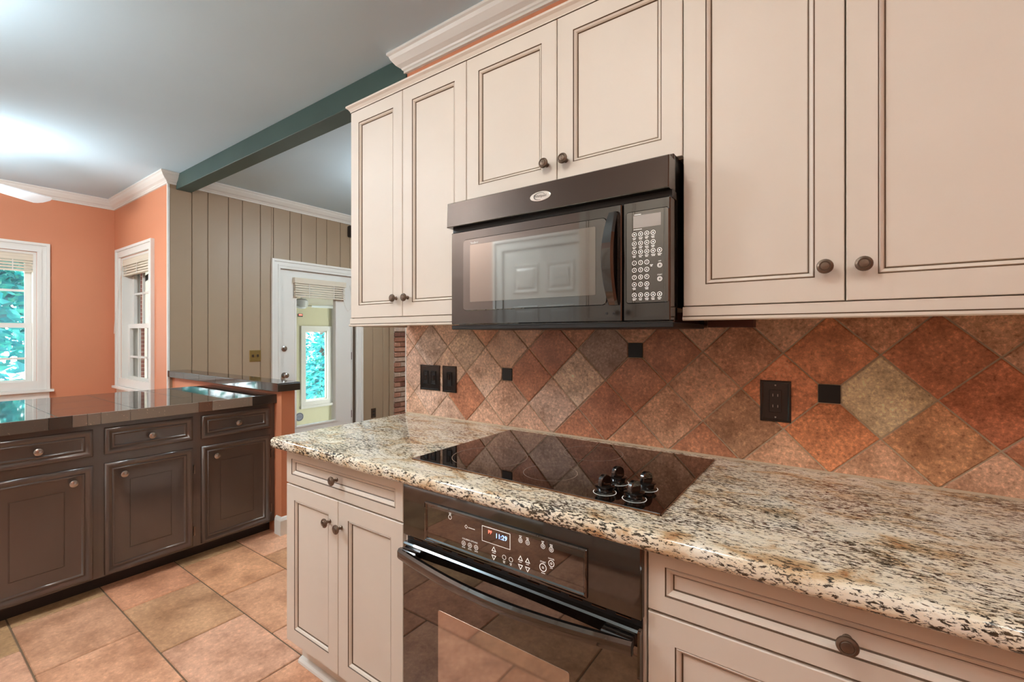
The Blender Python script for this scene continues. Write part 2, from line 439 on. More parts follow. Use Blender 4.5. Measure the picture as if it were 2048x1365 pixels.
for ax, az in accents:
    put('accent_tile', AC, wr, (ax, YW - .0005, az))
MB().box(-1.806, -1.800, YW - .001, YW + .12, .917, 1.36).out('edge_trim', 'white', wr)

# beam, half wall, nook and panelled walls
struct(MB().box(XP, -1.80, YW, YW + .12, 2.622, CEIL, bev=.003).out('trim_1', 'beam'), 'dark green painted ceiling beam across the opening')
hw = struct(MB().box(XP, -2.97, 1.572, 1.662, 0, .945).out('wall_half', 'orange'))
BASEP = [(0, 0), (.016, 0), (.016, .095), (.010, .112), (.004, .118), (0, .118)]
b = MB(); b.sweep([(-3.03, 1.572), (-2.97, 1.572), (-2.97, 1.662), (-3.2, 1.662)], BASEP, -1)
struct(b.out('baseboard_half', 'white'))

def wall_hole_x(name, m, x0, x1, ya, yb, hy0, hy1, hz0, hz1, z1=CEIL, z0=0):
    b = MB(); b.box(x0, x1, ya, hy0, z0, z1).box(x0, x1, hy1, yb, z0, z1)
    if hz0 > z0: b.box(x0, x1, hy0, hy1, z0, hz0)
    b.box(x0, x1, hy0, hy1, hz1, z1)
    return struct(b.out(name, m))
def wall_hole_y(name, m, y0, y1, xa, xb, hx0, hx1, hz0, hz1, z1=CEIL, z0=0):
    b = MB(); b.box(xa, hx0, y0, y1, z0, z1).box(hx1, xb, y0, y1, z0, z1)
    if hz0 > z0: b.box(hx0, hx1, y0, y1, z0, hz0)
    b.box(hx0, hx1, y0, y1, hz1, z1)
    return struct(b.out(name, m))
W1 = (-.06, .95, .80, 2.12)     # left window opening: y0,y1,z0,z1
W2 = (-6.13, -5.25, .80, 2.12)  # nook window opening: x0,x1,z0,z1
wall_hole_x('wall_left', 'orange', XL - .16, XL, YB, YN + .2, *W1)
wall_hole_y('wall_nook', 'orange', YN, YN + .16, XL, XP - .012, *W2)
wp = wall_hole_x('wall_panel', 'groove', XP - .14, XP - .010, YN + .001, 4.6, 2.54, 3.44, 0, 2.062)
b = MB().box(XP - .016, XP + .004, YN - .006, YN + .012, 0, 2.66, bev=.002); struct(b.out('trim_2', 'white'), 'white corner strip between orange and taupe walls')
gr = [YN + .012, 1.725, 1.856, 2.034, 2.163, 2.338, 2.471, 2.649, 2.780, 2.958, 3.088, 3.266, 3.396, 3.574, 3.739, 3.897, 3.996]
for i in range(len(gr) - 1):
    y0, y1 = gr[i] + .002, gr[i + 1] - .002
    if y0 < 2.446 < y1: b = MB().box(XP - .012, XP, y0, 2.446, 0, 2.70, bev=.003).box(XP - .012, XP, 2.4462, y1, 2.10, 2.70, bev=.003)
    else: b = MB().box(XP - .012, XP, y0, y1, 2.10 if 2.446 < y1 < 3.575 else 0, 2.70, bev=.003)
    b.out('plank', 'taupe', wp)
# crown mouldings
struct(MB().sweep([(XL, YB), (XL, YN), (XP, YN), (XP, YW)], CROWN, -1).out('trim_3', 'white', smooth=False), 'white crown moulding around the orange nook')
struct(MB().sweep([(XP, YW + .12), (XP, 4.6)], CROWN, -1).out('trim_4', 'white'), 'white crown moulding above the taupe panelling')
struct(MB().sweep([(1.25, YW + .006), (-1.80, YW + .006), (-1.80, YW + .12)], CROWN, 1).out('trim_5', 'white'), 'white crown moulding above the cream wall cabinets')
# brick pier beside the panelling
bw = struct(MB().box(XP - .12, XP + .012, 4.062, 4.6, 0, CEIL).out('wall_brick', 'mortar'))
struct(MB().box(XP - .01, XP + .022, 3.998, 4.060, 0, 2.66, bev=.004).out('trim_6', 'taupe'), 'taupe strip between panelling and brick')
BR = [MB().box(0, .034, 0, L_, 0, .056, bev=.006).out('brick', 'brick', data_only=True) for L_ in (.2, .095)]
bc = [lin(160, 108, 86), lin(140, 96, 78), lin(178, 128, 104), lin(196, 170, 150), lin(128, 84, 68), lin(188, 160, 140)]
for r_ in range(39):
    y = 4.068; k = r_ % 2
    while y < 4.55:
        o = put('brick', BR[k], bw, (XP + .002 + random.uniform(-.004, .006), y, .008 + r_ * .0677), color=random.choice(bc))
        y += (.21, .105)[k] if k else .21
        k = 0

# back wall, right end wall (behind the camera)
bk = struct(MB().box(XL, 1.25, YB - .12, YB, 0, CEIL).out('wall_back', mat('back_wall_paint', lin(212, 178, 160), .6)))
struct(MB().box(1.25, 1.37, YB - .12, YW + .12, 0, CEIL).out('wall_right', 'orange'))
struct(MB().box(1.25, 1.37, YW + .12, 4.6, 0, CEIL).out('wall_right', 'taupe'), 'far side wall of the den')
struct(MB().box(XP - .14, 1.37, 4.6, 4.72, 0, CEIL).out('wall_den', 'taupe'))

# white six-panel door in the wall behind the camera (mirrored in the microwave)
dr = struct(MB().box(-2.34, -1.58, YB, YB + .012, .005, 2.03).out('door_2', 'white'))
F = lambda u, v, n: Vector((-2.34 + u, YB + .012 + n, .005 + v))
for (u0, u1) in ((.10, .35), (.43, .68)):
    for (v0, v1) in ((.2, .82), (.95, 1.55), (1.66, 1.9)):
        G = (lambda u0, v0: (lambda u, v, n: F(u0 + u, v0 + v, n)))(u0, v0)
        MB().nest(G, u1 - u0, v1 - v0, [(0, .0005), (.004, .006), (.014, .006), (.03, .001), (.05, .008)]).out('raised_panel', 'white', dr)
b = MB(); FBk = lambda u, v, n: Vector((u, YB + n, v))
b.frame(FBk, -2.445, -1.475, -.02, 2.13, .095, 0, .022, wb=.001); b.frame(FBk, -2.447, -1.473, -.02, 2.132, .025, 0, .034, wb=.001)
b.out('casing', 'white', dr)
# ------------------------------------------------------------------ knobs
KN = MB().lathe([(.0001, 0), (.0085, 0), (.0085, .003), (.0055, .006), (.0052, .013), (.010, .017), (.0172, .020), (.0186, .0235), (.0172, .0265), (.0128, .0285), (.0118, .0272), (.0108, .0272), (.0095, .0288), (.0001, .0300)], IDT, 22, mats=[0] * 14).out('knob', 'bronze', smooth=True, data_only=True)
KP = MB().lathe([(.0001, 0), (.011, 0), (.010, .004), (.006, .008), (.006, .013), (.0135, .018), (.0175, .0215), (.0165, .026), (.010, .029), (.0001, .0298)], IDT, 20).out('knob', 'pewter', smooth=True, data_only=True)

CPROF = [(0, -.019), (0, -.0015), (.0015, 0), (.055, 0), (.0570, -.0028, 1), (.0588, -.0008), (.0636, -.0038), (.0662, -.0080), (.0690, -.0105, 1), (.0705, -.0092)]
def cream_front(parent, name, x0, x1, z0, z1, y, prof=CPROF, knob=None):
    g = .0016
    F = F_front(x0 + g, y, z0 + g)
    o = MB().nest(F, x1 - x0 - 2 * g, z1 - z0 - 2 * g, prof).out(name, ['cream', 'glaze'], parent)
    if knob: put('knob', KN, o, (knob[0], y, knob[1]), ROT_FRONT).scale = (.88, .88, 1)
    return o

# ------------------------------------------------------------------ upper cabinets
YD = 1.257
RAIL = [(0, 0), (.006, 0), (.009, .003), (.009, .008), (.005, .011), (.005, .036), (0, .036)]
def upper(label, x0, x1, z0, z1, kz, rail=True, xm=None, cleat=False):
    t = thing('overhead_cabinet', label, 'cabinet', ((x0 + x1) / 2, 1.43, z0), 'cream wall cabinets over the range counter')
    MB().box(x0 + .0005, x1 - .0005, YD + .0195, YW - .002, z0, z1).out('body', ['cream_in'], t)
    xm = xm or (x0 + x1) / 2
    cream_front(t, 'door', x0, xm, z0 + .001, z1, YD, knob=(xm - .037, kz))
    cream_front(t, 'door', xm, x1, z0 + .001, z1, YD, knob=(xm + .032, kz))
    if rail:
        prof = [(o_, z0 - .036 + z_) for o_, z_ in RAIL]
        b = MB(); b.sweep([(x1, YD + .004), (x0, YD + .004), (x0, YW - .01)] if x0 < -1.5 else [(x1, YD + .004), (x0, YD + .004)], prof, 1)
        b.box(x0, x1, YD + .004, YD + .02, z0 - .034, z0)
        b.out('light_rail', ['cream'], t)
        b = MB().box(x0 + .001, x1 - .001, YD - .003, YD + .0035, z0 - .027, z0 - .0235); b.out('glaze_line', 'glaze', t)
    if cleat: MB().box(x0 + .002, x0 + .13, YW - .06, YW - .003, z0 - .05, z0 - .001).out('mounting_cleat', 'cleat', t)
    return t
upper('tall two-door cream wall cabinet left of the microwave', -1.780, -1.094, 1.387, 2.312, 1.464, xm=-1.437)
upper('short two-door cream wall cabinet above the microwave', -1.094, -.332, 1.790, 2.312, 1.857, rail=False, xm=-.717)
upper('tall two-door cream wall cabinet right of the microwave', -.332, .368, 1.387, 2.312, 1.466, xm=.018, cleat=True)
upper('cream wall cabinet at the far right end of the row', .368, 1.10, 1.387, 2.312, 1.466)
CORN = [(0, 2.3125), (.003, 2.3125), (.0035, 2.317), (.006, 2.321), (.010, 2.327), (.0155, 2.331), (.018, 2.333), (.018, 2.340), (0, 2.340)]
b = MB(); b.sweep([(1.10, YD + .003), (-1.780, YD + .003), (-1.780, YW - .003)], CORN, 1)
o = b.out('cabinet_cornice', 'cream'); tag(o, 'cream cornice moulding along the tops of the wall cabinets', 'moulding')
b = MB().box(-1.781, 1.10, YD - .0004, YD + .003, 2.3115, 2.3130); b.out('glaze_line', 'glaze', o)

t = thing('pantry_cabinet', 'tall cream pantry cabinet mirrored in the microwave door', 'cabinet', (-1.1, YB + .17, 0))
MB().box(-1.455, -.80, YB + .002, YB + .32, .1, 2.25).out('body', 'cream_in', t)
MB().box(-1.455, -.80, YB + .002, YB + .28, 0, .1).out('toe_kick', 'cream_in', t)
for (xa, xb, kx) in ((-1.455, -1.128, -1.165), (-1.128, -.80, -1.092)):
    for (za, zb, kz) in ((.11, 1.35, 1.25), (1.36, 2.25, 1.46)):
        G = (lambda xa, za: (lambda u, v, n: Vector((xa + .002 + u, YB + .339 + n, za + v))))(xa, za)
        dd = MB().nest(G, xb - xa - .004, zb - za, CPROF).out('door', ['cream', 'glaze'], t)
        put('knob', KN, dd, (kx, YB + .339, kz), (R(-90), 0, 0))
# ------------------------------------------------------------------ microwave
MX0, MX1, MY = -1.096, -.338, 1.175
t = thing('microwave', 'glossy black over-the-range microwave below the short wall cabinet', 'microwave', ((MX0 + MX1) / 2, 1.4, 1.335))
MB().box(MX0 + .006, MX1 - .004, MY + .036, YW - .004, 1.336, 1.786, bev=.002).out('body', 'black', t)
MB().box(MX0 + .002, MX1 + .004, MY + .004, YW - .09, 1.332, 1.346, bev=.002).out('base_plate', 'matte', t)
F = F_front(MX0 - .002, MY - .012, 1.684)
b = MB()   # vent hood fascia, leaning out towards its foot
yt, yb_, xa, xb = MY - .012, MY - .015, MX0 - .004, MX1 - .003
b.loops([[(xa, MY + .06, 1.684), (xb, MY + .06, 1.684), (xb, MY + .06, 1.768), (xa, MY + .06, 1.768)], [(xa, yb_ + .002, 1.684), (xb, yb_ + .002, 1.684), (xb, yt + .002, 1.768), (xa, yt + .002, 1.768)], [(xa + .002, yb_, 1.686), (xb - .002, yb_, 1.686), (xb - .002, yt, 1.766), (xa + .002, yt, 1.766)]], [0, 0])
fas = b.out('vent_fascia', 'black', t)
MB().box(MX0 + .002, MX1 - .002, MY + .012, MY + .05, 1.666, 1.686).out('vent_gap', 'matte', t)
# badge
bz, bx = 1.7275, -.719
yy = lambda z: yb_ + (yt - yb_) * (z - 1.686) / .08
FB = lambda u, v, n: Vector((bx + u, yy(bz + v) - n, bz + v))
b = MB()
L = [[FB(r_ * .036 * math.cos(a), r_ * .0145 * math.sin(a), d) for a in [2 * math.pi * k / 32 for k in range(32)]] for r_, d in ((1, 0), (1, .0015), (.93, .0022))]
b.loops(L, [0, 0, 0]); bd = b.out('badge', 'silver', fas)
b = MB().text('Whirlpool', .0125, FB, 0, .0005, .0026, 0, .85)
for k in range(24):   # swoosh around the name
    a0, a1 = R(20 + k * 11), R(20 + (k + 1) * 11)
    P = lambda a, s_: FB(.019 * s_ * math.cos(a) - .002, .0105 * s_ * math.sin(a), .0025)
    wd = .04 + .05 * math.sin(math.pi * k / 24)
    b.face([P(a0, 1 - wd), P(a0, 1 + wd), P(a1, 1 + wd), P(a1, 1 - wd)])
b.out('lettering', 'ink', bd)
# door
dx0, dx1, dz0, dz1 = MX0 + .004, -.4705, 1.349, 1.667
d = MB().box(dx0, dx1, MY, MY + .036, dz0, dz1, bev=.003).out('door', 'black', t)
F = F_front(0, MY, 0)
MB().rrect(F, -1.036, -.512, 1.395, 1.637, .014, 0, .0028, top_in=.002).out('bezel', 'glass', d)
MB().rrect(F, -1.004, -.545, 1.424, 1.616, .004, .0028, .0034, top_in=.0003).out('window', 'mwglass', d)
MB().text('TimeSavor', .0075, F, -.985, 1.622, .0031).out('lettering', 'print', d)
hp = []
for k in range(13):
    s_ = k / 12; z = 1.646 - s_ * .252; bow = math.sin(math.pi * s_)
    hp.append((z, .012 + .034 * bow ** .8, bow))
b = MB(); L = []
for z, o_, bw_ in hp:
    x0_, x1_ = -.506 - .008 * bw_, -.478
    L.append([(x1_, MY - .0005, z), (x1_, MY - o_ + .006, z), (x1_ - .006, MY - o_, z), (x0_ + .004, MY - o_ + .001, z), (x0_, MY - o_ + .008, z), (x0_ + .008, MY - .0005, z)])
b.loops(L, [0] * len(L)); b.out('handle', 'black', d, smooth=True)
for x_ in (-.513, -.492): put('screw_cover', MB().lathe([(.0001, 0), (.004, 0), (.0036, .0012), (.0001, .0015)], IDT, 12).out('screw_cover', 'matte', data_only=True), d, (x_, MY, 1.372), ROT_FRONT)
# control panel
cp = MB().box(-.4665, MX1 - .003, MY, MY + .036, dz0, dz1, bev=.003).out('control_panel', 'black', t)
MB().rrect(F, -.4575, -.3435, 1.396, 1.640, .008, 0, .0030, top_in=.002).out('bezel', 'glass', cp)
MB().rrect(F, -.4370, -.3640, 1.5945, 1.6275, .001, .003, .0036, top_in=.0003).out('display', 'lcd', cp)
RB = MB().ringflat(IDT, 0, 0, .0050, .0062, 0, 20).out('button', 'print', data_only=True)
cols = [-.434, -.417, -.4005, -.384, -.3675]
rowsz = [1.578, 1.554, 1.531, 1.503, 1.484, 1.465, 1.446, 1.418]
ncol = [4, 4, 5, 3, 3, 3, 3, 5]
lb = MB()
def bars(b, cx, cz, n, wd=.010, dd=.0032, Fm=F):
    for q in range(n):
        ww = wd * (1 - .25 * (q % 2)); z = cz - q * .0034; x = cx - ww / 2
        while x < cx + ww / 2 - .001:
            l_ = random.uniform(.0012, .0026)
            b.face([Fm(x, z, dd), Fm(x + l_, z, dd), Fm(x + l_, z + .0018, dd), Fm(x, z + .0018, dd)]); x += l_ + .0006
digits = {3: '123', 4: '456', 5: '789', 6: ' 0 '}
for r_, z in enumerate(rowsz):
    for c_ in range(ncol[r_]):
        put('button', RB, cp, (cols[c_], MY - .0032, z), ROT_FRONT)
        if r_ in digits and digits[r_][c_] != ' ':
            lb.text(digits[r_][c_], .0075, F, cols[c_], z, .0032)
        else:
            s_ = .0024; lb.face([F(cols[c_] - s_, z, .0032), F(cols[c_], z - s_, .0032), F(cols[c_] + s_, z, .0032), F(cols[c_], z + s_, .0032)])
            bars(lb, cols[c_], z - .0105, 2)
for (x_, z, tx) in ((-.367, 1.492, 'OFF'), (-.367, 1.457, 'START')):
    put('button', RB, cp, (x_, MY - .0032, z), ROT_FRONT)
    lb.ringflat(F, x_, z, .0026, .0036, .0032, 14); lb.text(tx, .0042, F, x_, z + .0105, .0032)
bars(lb, -.388, 1.494, 2, .008); bars(lb, -.425, 1.590, 1, .022); bars(lb, -.425, 1.6290, 1, .018)
lb.out('lettering', 'print', cp)

# ------------------------------------------------------------------ counter and base cabinets
YF = .95; CT = .915
b = MB()
t_ = bmesh.new(); bmesh.ops.create_cube(t_, size=1)
for v in t_.verts: v.co = Vector((-1.802 + (v.co.x + .5) * 2.902, .903 + (v.co.y + .5) * (YW - .003 - .903), .873 + (v.co.z + .5) * (CT - .873)))
es = [e for e in t_.edges if (all(v.co.y < .91 for v in e.verts) or all(v.co.x < -1.80 for v in e.verts)) and (abs(e.verts[0].co.z - e.verts[1].co.z) < .001)]
bmesh.ops.bevel(t_, geom=es + [e for e in t_.edges if all(v.co.y < .91 and v.co.x < -1.8 for v in e.verts)], offset=.017, segments=5, affect='EDGES', profile=.5)
b._add(t_, 0); t_.free()
tag(b.out('granite_worktop', 'granite', smooth=True), 'cream and brown speckled granite worktop along the tiled wall', 'worktop')
MB().sweep([(1.1, YW - .001), (-1.80, YW - .001)], [(0, CT), (.006, CT), (.002, CT + .004), (0, CT + .005)], 1).out('caulk_line', 'grout', wr)

DPROF = [(0, -.019), (0, -.0015), (.0015, 0), (.035, 0), (.0370, -.0026, 1), (.0390, -.0008), (.0450, -.0042), (.0490, -.0092), (.0512, -.0112, 1), (.0530, -.0098)]
def kick(t, x0, x1):
    MB().box(x0, x1, YF + .065, YF + .085, 0, .125).out('toe_kick', 'cream', t)
    MB().sweep([(x1, YF + .065), (x0, YF + .065)], [(0, 0.001), (.019, .001), (.018, .010), (.012, .017), (0, .02)], 1).out('shoe_moulding', 'white', t)
t = thing('base_cabinet', 'cream base cabinet with one drawer and two doors left of the oven', 'cabinet', (-1.416, 1.27, 0), 'cream base cabinets under the granite')
MB().box(-1.757, -1.072, YF + .0195, YW - .004, .115, .872).out('body', 'cream', t)
kick(t, -1.757, -1.072)
cream_front(t, 'drawer_front', -1.758, -1.082, .736, .870, YF, DPROF, (-1.425, .806))
cream_front(t, 'door', -1.758, -1.418, .120, .733, YF, knob=(-1.466, .651))
cream_front(t, 'door', -1.418, -1.082, .120, .733, YF, knob=(-1.398, .645))
t = thing('oven_cabinet', 'cream cabinet frame around the built-in wall oven', 'cabinet', (-.698, 1.27, 0), 'cream base cabinets under the granite')
MB().box(-1.0715, -1.064, YF + .003, YW - .004, .11, .872).box(-.3335, -.3265, YF + .003, YW - .004, .11, .872).box(-1.064, -.3335, YW - .02, YW - .004, .11, .872).box(-1.064, -.3335, YF + .02, YW - .02, .11, .13).out('body', 'cream', t)
kick(t, -1.0715, -.3265)
cream_front(t, 'drawer_front', -1.070, -.327, .120, .245, YF, DPROF, (-.698, .185))
t = thing('drawer_cabinet', 'cream drawer cabinet with a wide top drawer right of the oven', 'cabinet', (.02, 1.27, 0), 'cream base cabinets under the granite')
MB().box(-.326, .356, YF + .0195, YW - .004, .115, .872).out('body', 'cream', t)
kick(t, -.326, .356)
cream_front(t, 'drawer_front', -.3235, .356, .736, .870, YF, DPROF, (.016, .803))
cream_front(t, 'drawer_front', -.3235, .356, .430, .733, YF, CPROF, (.016, .64))
cream_front(t, 'drawer_front', -.3235, .356, .120, .427, YF, CPROF, (.016, .33))
t = thing('base_cabinet', 'cream base cabinet at the far right end of the counter', 'cabinet', (.73, 1.27, 0), 'cream base cabinets under the granite')
MB().box(.356, 1.09, YF + .0195, YW - .004, .115, .872).out('body', 'cream', t)
kick(t, .356, 1.09)
cream_front(t, 'drawer_front', .356, 1.09, .736, .870, YF, DPROF, (.72, .803))
cream_front(t, 'door', .356, .723, .120, .733, YF, knob=(.69, .65)); cream_front(t, 'door', .723, 1.09, .120, .733, YF, knob=(.755, .65))

# ------------------------------------------------------------------ cooktop
t = thing('cooktop', 'black glass cooktop with four knobs set in the granite', 'cooktop', (-.708, 1.276, CT))
MB().box(-1.103, -.313, 1.006, 1.545, CT + .0002, CT + .0045, bev=.0015).out('glass_top', 'glass', t)
b = MB().box(-1.1045, -.3115, 1.0045, 1.0062, CT, CT + .004).box(-1.1045, -.3115, 1.5448, 1.5465, CT, CT + .004).box(-1.1045, -1.1028, 1.0045, 1.5465, CT, CT + .004).box(-.3132, -.3115, 1.0045, 1.5465, CT, CT + .004)
b.out('edge_trim', 'edge', t)
FU = F_up(0, 0, CT + .0047)
for cx, cy, r_ in ((-.912, 1.163, .122), (-.922, 1.441, .077), (-.659, 1.397, .098), (-.665, 1.128, .0775)):
    MB().ringflat(FU, cx, cy, r_ - .0012, r_, 0, 48).out('burner_ring', 'ring', t)
kb = MB()
kb.lathe([(.0001, 0), (.0255, 0), (.0265, .002), (.0235, .0045), (.0195, .006), (.0205, .012), (.0245, .015), (.0250, .0168), (.0225, .0182), (.0001, .0186)], IDT, 26)
prof = [(-.0195, .017), (-.0190, .030), (-.0155, .0385), (-.0085, .0435), (0, .0450), (.0085, .0435), (.0155, .0385), (.0190, .030), (.0195, .017)]
kb.loops([[(-.0062, u * .90, .017 + (v - .017) * .93) for u, v in prof], [(-.0040, u, v) for u, v in prof], [(.0040, u, v) for u, v in prof], [(.0062, u * .90, .017 + (v - .017) * .93) for u, v in prof]], [0, 0, 0])
KB = kb.out('knob', 'black', smooth=True, data_only=True)
KR = MB().ringflat(IDT, 0, 0, .0275, .0290, .0004, 30).out('ring', 'print', data_only=True)
for cx, cy, rz in ((-.471, 1.066, -20), (-.394, 1.064, -15), (-.473, 1.155, -22), (-.395, 1.152, -18)):
    k_ = put('knob', KB, t, (cx, cy, CT + .0046), (0, 0, R(rz)))
    rg = bpy.data.objects.new('dial_ring', KR); C.objects.link(rg); rg.parent = k_

# ------------------------------------------------------------------ oven
OY = .930
t = thing('built_in_oven', 'black built-in wall oven under the cooktop with long curved handle', 'oven', (-.698, 1.2, .26))
MB().box(-1.06, -.336, YF + .022, YW - .03, .262, .868).out('body', 'matte', t)
cf = MB().box(-1.0655, -.331, OY + .004, YF + .022, .712, .868, bev=.003).out('control_panel', 'black', t)
F = F_front(0, OY + .004, 0)
b = MB(); b.nest(F_front(-.968, OY + .004, .722), .514, .110, [(0, -.001), (0, .0045), (.0035, .0055), (.006, .0055), (.009, .0015)]); b.out('bezel', ['glass'], cf)
F = F_front(0, OY + .0025, 0)
b = MB()
def obtn(x_, z_, r_=.0066, inner=True):
    put('button', OB, cf, (x_, OY + .0022, z_), ROT_FRONT, None).scale = (r_ / .0066,) * 3
    if inner: b.ringflat(F, x_, z_, .0018, .0028, .0003, 10)
OB = MB().ringflat(IDT, 0, 0, .0055, .0066, 0, 22).out('button', 'print', data_only=True)
obtn(-.871, .808, .006, False); bars(b, -.871, .8185, 2, .008, .0003, F)
b.ringflat(F, -.812, .796, .004, .0055, .0003, 4); bars(b, -.793, .7945, 1, .022, .0003, F)
b.text('COOKING OPTIONS', .0058, F, -.799, .7615, .0003)
for x_, s_ in ((-.821, 'BAKE'), (-.799, 'BROIL'), (-.777, 'BAKE')):
    obtn(x_, .749); b.text(s_, .0048, F, x_, .7385, .0003)
for x_ in (-.718, -.635, -.614):
    for s_, z_ in ((1, .760), (-1, .740)):
        P = [(-.0075, -.005 * s_), (.0075, -.005 * s_), (0, .008 * s_)]
        Q = [(u * .62, v * .62) for u, v in P]
        for k in range(3):
            k2 = (k + 1) % 3
            b.face([F(x_ + P[k][0], z_ + P[k][1], .0003), F(x_ + P[k2][0], z_ + P[k2][1], .0003), F(x_ + Q[k2][0], z_ + Q[k2][1], .0003), F(x_ + Q[k][0], z_ + Q[k][1], .0003)])
    bars(b, x_, .7505, 1, .009, .0003, F)
for x_ in (-.685, -.664): obtn(x_, .749, .006, False); bars(b, x_, .738, 2, .007, .0003, F)
for x_, z_ in ((-.635, .805), (-.614, .805), (-.570, .808), (-.547, .806)): obtn(x_, z_, .006); bars(b, x_, z_ + .010, 2, .008, .0003, F)
obtn(-.570, .757, .010); b.text('START', .0055, F, -.570, .770, .0003); bars(b, -.570, .743, 1, .009, .0003, F)
obtn(-.547, .773, .008); b.text('CANCEL', .0045, F, -.547, .784, .0003); b.text('OFF', .0045, F, -.547, .762, .0003)
b.out('lettering', 'print', cf)
dsp = MB(); dsp.nest(F_front(-.757, OY + .0025, .773), .091, .040, [(0, 0), (0, .0006), (.0012, .0006)], 1); dsp = dsp.out('display', ['print', 'glass'], cf)
b = MB().text('PF', .013, F, -.730, .801, .0010); b.out('red_digits', 'red', dsp)
b = MB().text('11:29', .017, F, -.694, .797, .0010); b.out('blue_digits', 'blue', dsp)
MB().box(-1.062, -.334, OY + .020, YF + .02, .690, .712).out('vent_gap', 'matte', t)
b = MB()
for k in range(12): b.box(-1.03 + k * .058, -1.03 + k * .058 + .034, OY + .016, OY + .02, .702, .7035)
b.out('vent_slots', 'edge', t)
od = MB().box(-1.0625, -.3340, OY, YF + .022, .262, .692, bev=.004).out('door', 'glass', t)
F = F_front(0, OY, 0)
MB().rrect(F, -.914, -.498, .330, .538, .006, 0, .0008, top_in=.0004).out('window', 'ovglass', od)
L = []
for k in range(17):
    s_ = k / 16; x_ = -1.056 + s_ * .714; bow = math.sin(math.pi * s_); dz = -.010 * bow
    o_ = .026 + .030 * bow
    zc = .668 + dz
    L.append([(x_, OY - o_ + .014, zc - .017), (x_, OY - o_ + .004, zc - .018), (x_, OY - o_, zc - .011), (x_, OY - o_, zc + .006), (x_, OY - o_ + .005, zc + .013), (x_, OY - o_ + .014, zc + .013)])
b = MB(); b.loops(L, [0] * len(L))
for xa, xb in ((-1.056, -.985), (-.415, -.343)):
    b.box(xa, xb, OY - .022, OY - .0005, .657, .681, bev=.004)
hd = b.out('handle', 'black', od, smooth=True)

# ------------------------------------------------------------------ peninsula
XF = -3.06
DKD = [(0, -.002), (0, .007), (.002, .013), (.007, .017), (.013, .018), (.018, .016), (.024, .010), (.029, .007), (.031, .007), (.0325, .0105), (.036, .0120), (.0395, .0105), (.042, .003), (.044, .0025)]
DKR = DKD + [(.103, .0025), (.1040, .0005), (.1062, .0005), (.1072, .0030)]
def dark_unit(label, y0, y1, knob_right, hinge_right):
    t = thing('peninsula_cabinet', label, 'cabinet', (-3.5, (y0 + y1) / 2, 0), 'dark brown peninsula cabinets')
    MB().box(-3.92, XF, y0, y1, .075, .862).out('body', 'darkcab', t)
    MB().box(-3.90, -3.125, y0, y1, 0, .075).out('toe_kick', 'kick', t)
    a, c = y0 + .0215, y1 - .0215
    if c > 1.53: c = 1.540
    F = F_right(a, XF, .700)
    dfr = MB().nest(F, c - a, .137, DKD).out('drawer_front', 'darkcab', t, smooth=62)
    put('knob', KP, dfr, (XF + .003, (a + c) / 2, .766), ROT_RIGHT)
    F = F_right(a, XF, .083)
    dd = MB().nest(F, c - a, .572, DKR).out('door', 'darkcab', t, smooth=62)
    put('knob', KP, dd, (XF + .003, (c - .075) if knob_right else (a + .078), .586), ROT_RIGHT)
    for z in (.17, .53):
        yh = c + .006 if hinge_right else a - .006
        MB().box(XF, XF + .010, yh - .005, yh + .005, z - .022, z + .022, bev=.002).box(XF + .008, XF + .014, yh - .003, yh + .003, z - .026, z + .026).out('hinge', 'bronze', dd)
    return t
dark_unit('dark brown peninsula cabinet at the left picture edge', .2425, .6785, True, False)
dark_unit('dark brown peninsula cabinet in the middle of the run', .6785, 1.1165, False, True)
dark_unit('dark brown peninsula cabinet next to the orange half wall', 1.1165, 1.5715, False, True)
dark_unit('dark brown peninsula cabinet at its free end', -.1935, .2425, True, False)
pt = thing('peninsula_worktop', 'glossy black stone-tiled worktop on the dark peninsula cabinets', 'worktop', (-3.5, .7, .862))
MB().box(-4.01, -3.036, -.21, 1.5715, .863, .914).out('substrate', 'grout_b', pt)
ys = [-.21, .02, .30, .493, .576, .631, .682, .800, 1.115, 1.188, 1.395, 1.417, 1.5715]
ec = [(.8, .8, .8, 1), (.7, .65, .6, 1), (.55, .5, .46, 1), (.28, .22, .19, 1), (1.2, 1.0, .9, 1), (1.25, 1.1, 1.0, 1), (1.4, 1.3, 1.2, 1), (1.35, 1.25, 1.15, 1), (.9, .55, .4, 1), (1.5, 1.4, 1.3, 1), (1.5, 1.4, 1.3, 1), (.22, .2, .19, 1)]
for i in range(len(ys) - 1):
    o = MB().box(-3.036, -3.028, ys[i] + .0008, ys[i + 1] - .0008, .863, .9205, bev=.001).out('edge_tile', 'estone', pt); o.color = ec[i]
tx = [-3.0285, -3.333, -3.64, -3.947, -4.02]; ty = [1.5715, 1.437, 1.132, .827, .522, .217, -.088, -.21]
for i in range(4):
    for j in range(len(ty) - 1):
        o = MB().box(tx[i + 1] + .0006, tx[i] - .0006 - (.0075 if i == 0 else 0), ty[j + 1] + .0006, ty[j] - .0006, .912, .9205, bev=.0006).out('top_tile', 'bstone', pt)
        o.color = (1, 1, 1, 1)
lg = thing('bar_ledge', 'narrow glossy black stone ledge capping the orange half wall', 'ledge', (-3.9, 1.61, .945))
MB().box(XP + .006, -2.952, 1.545, 1.675, .946, .994).out('substrate', 'grout_b', lg)
xs = [-2.944, -3.25, -3.555, -3.86, -4.165, -4.47, XP + .005]
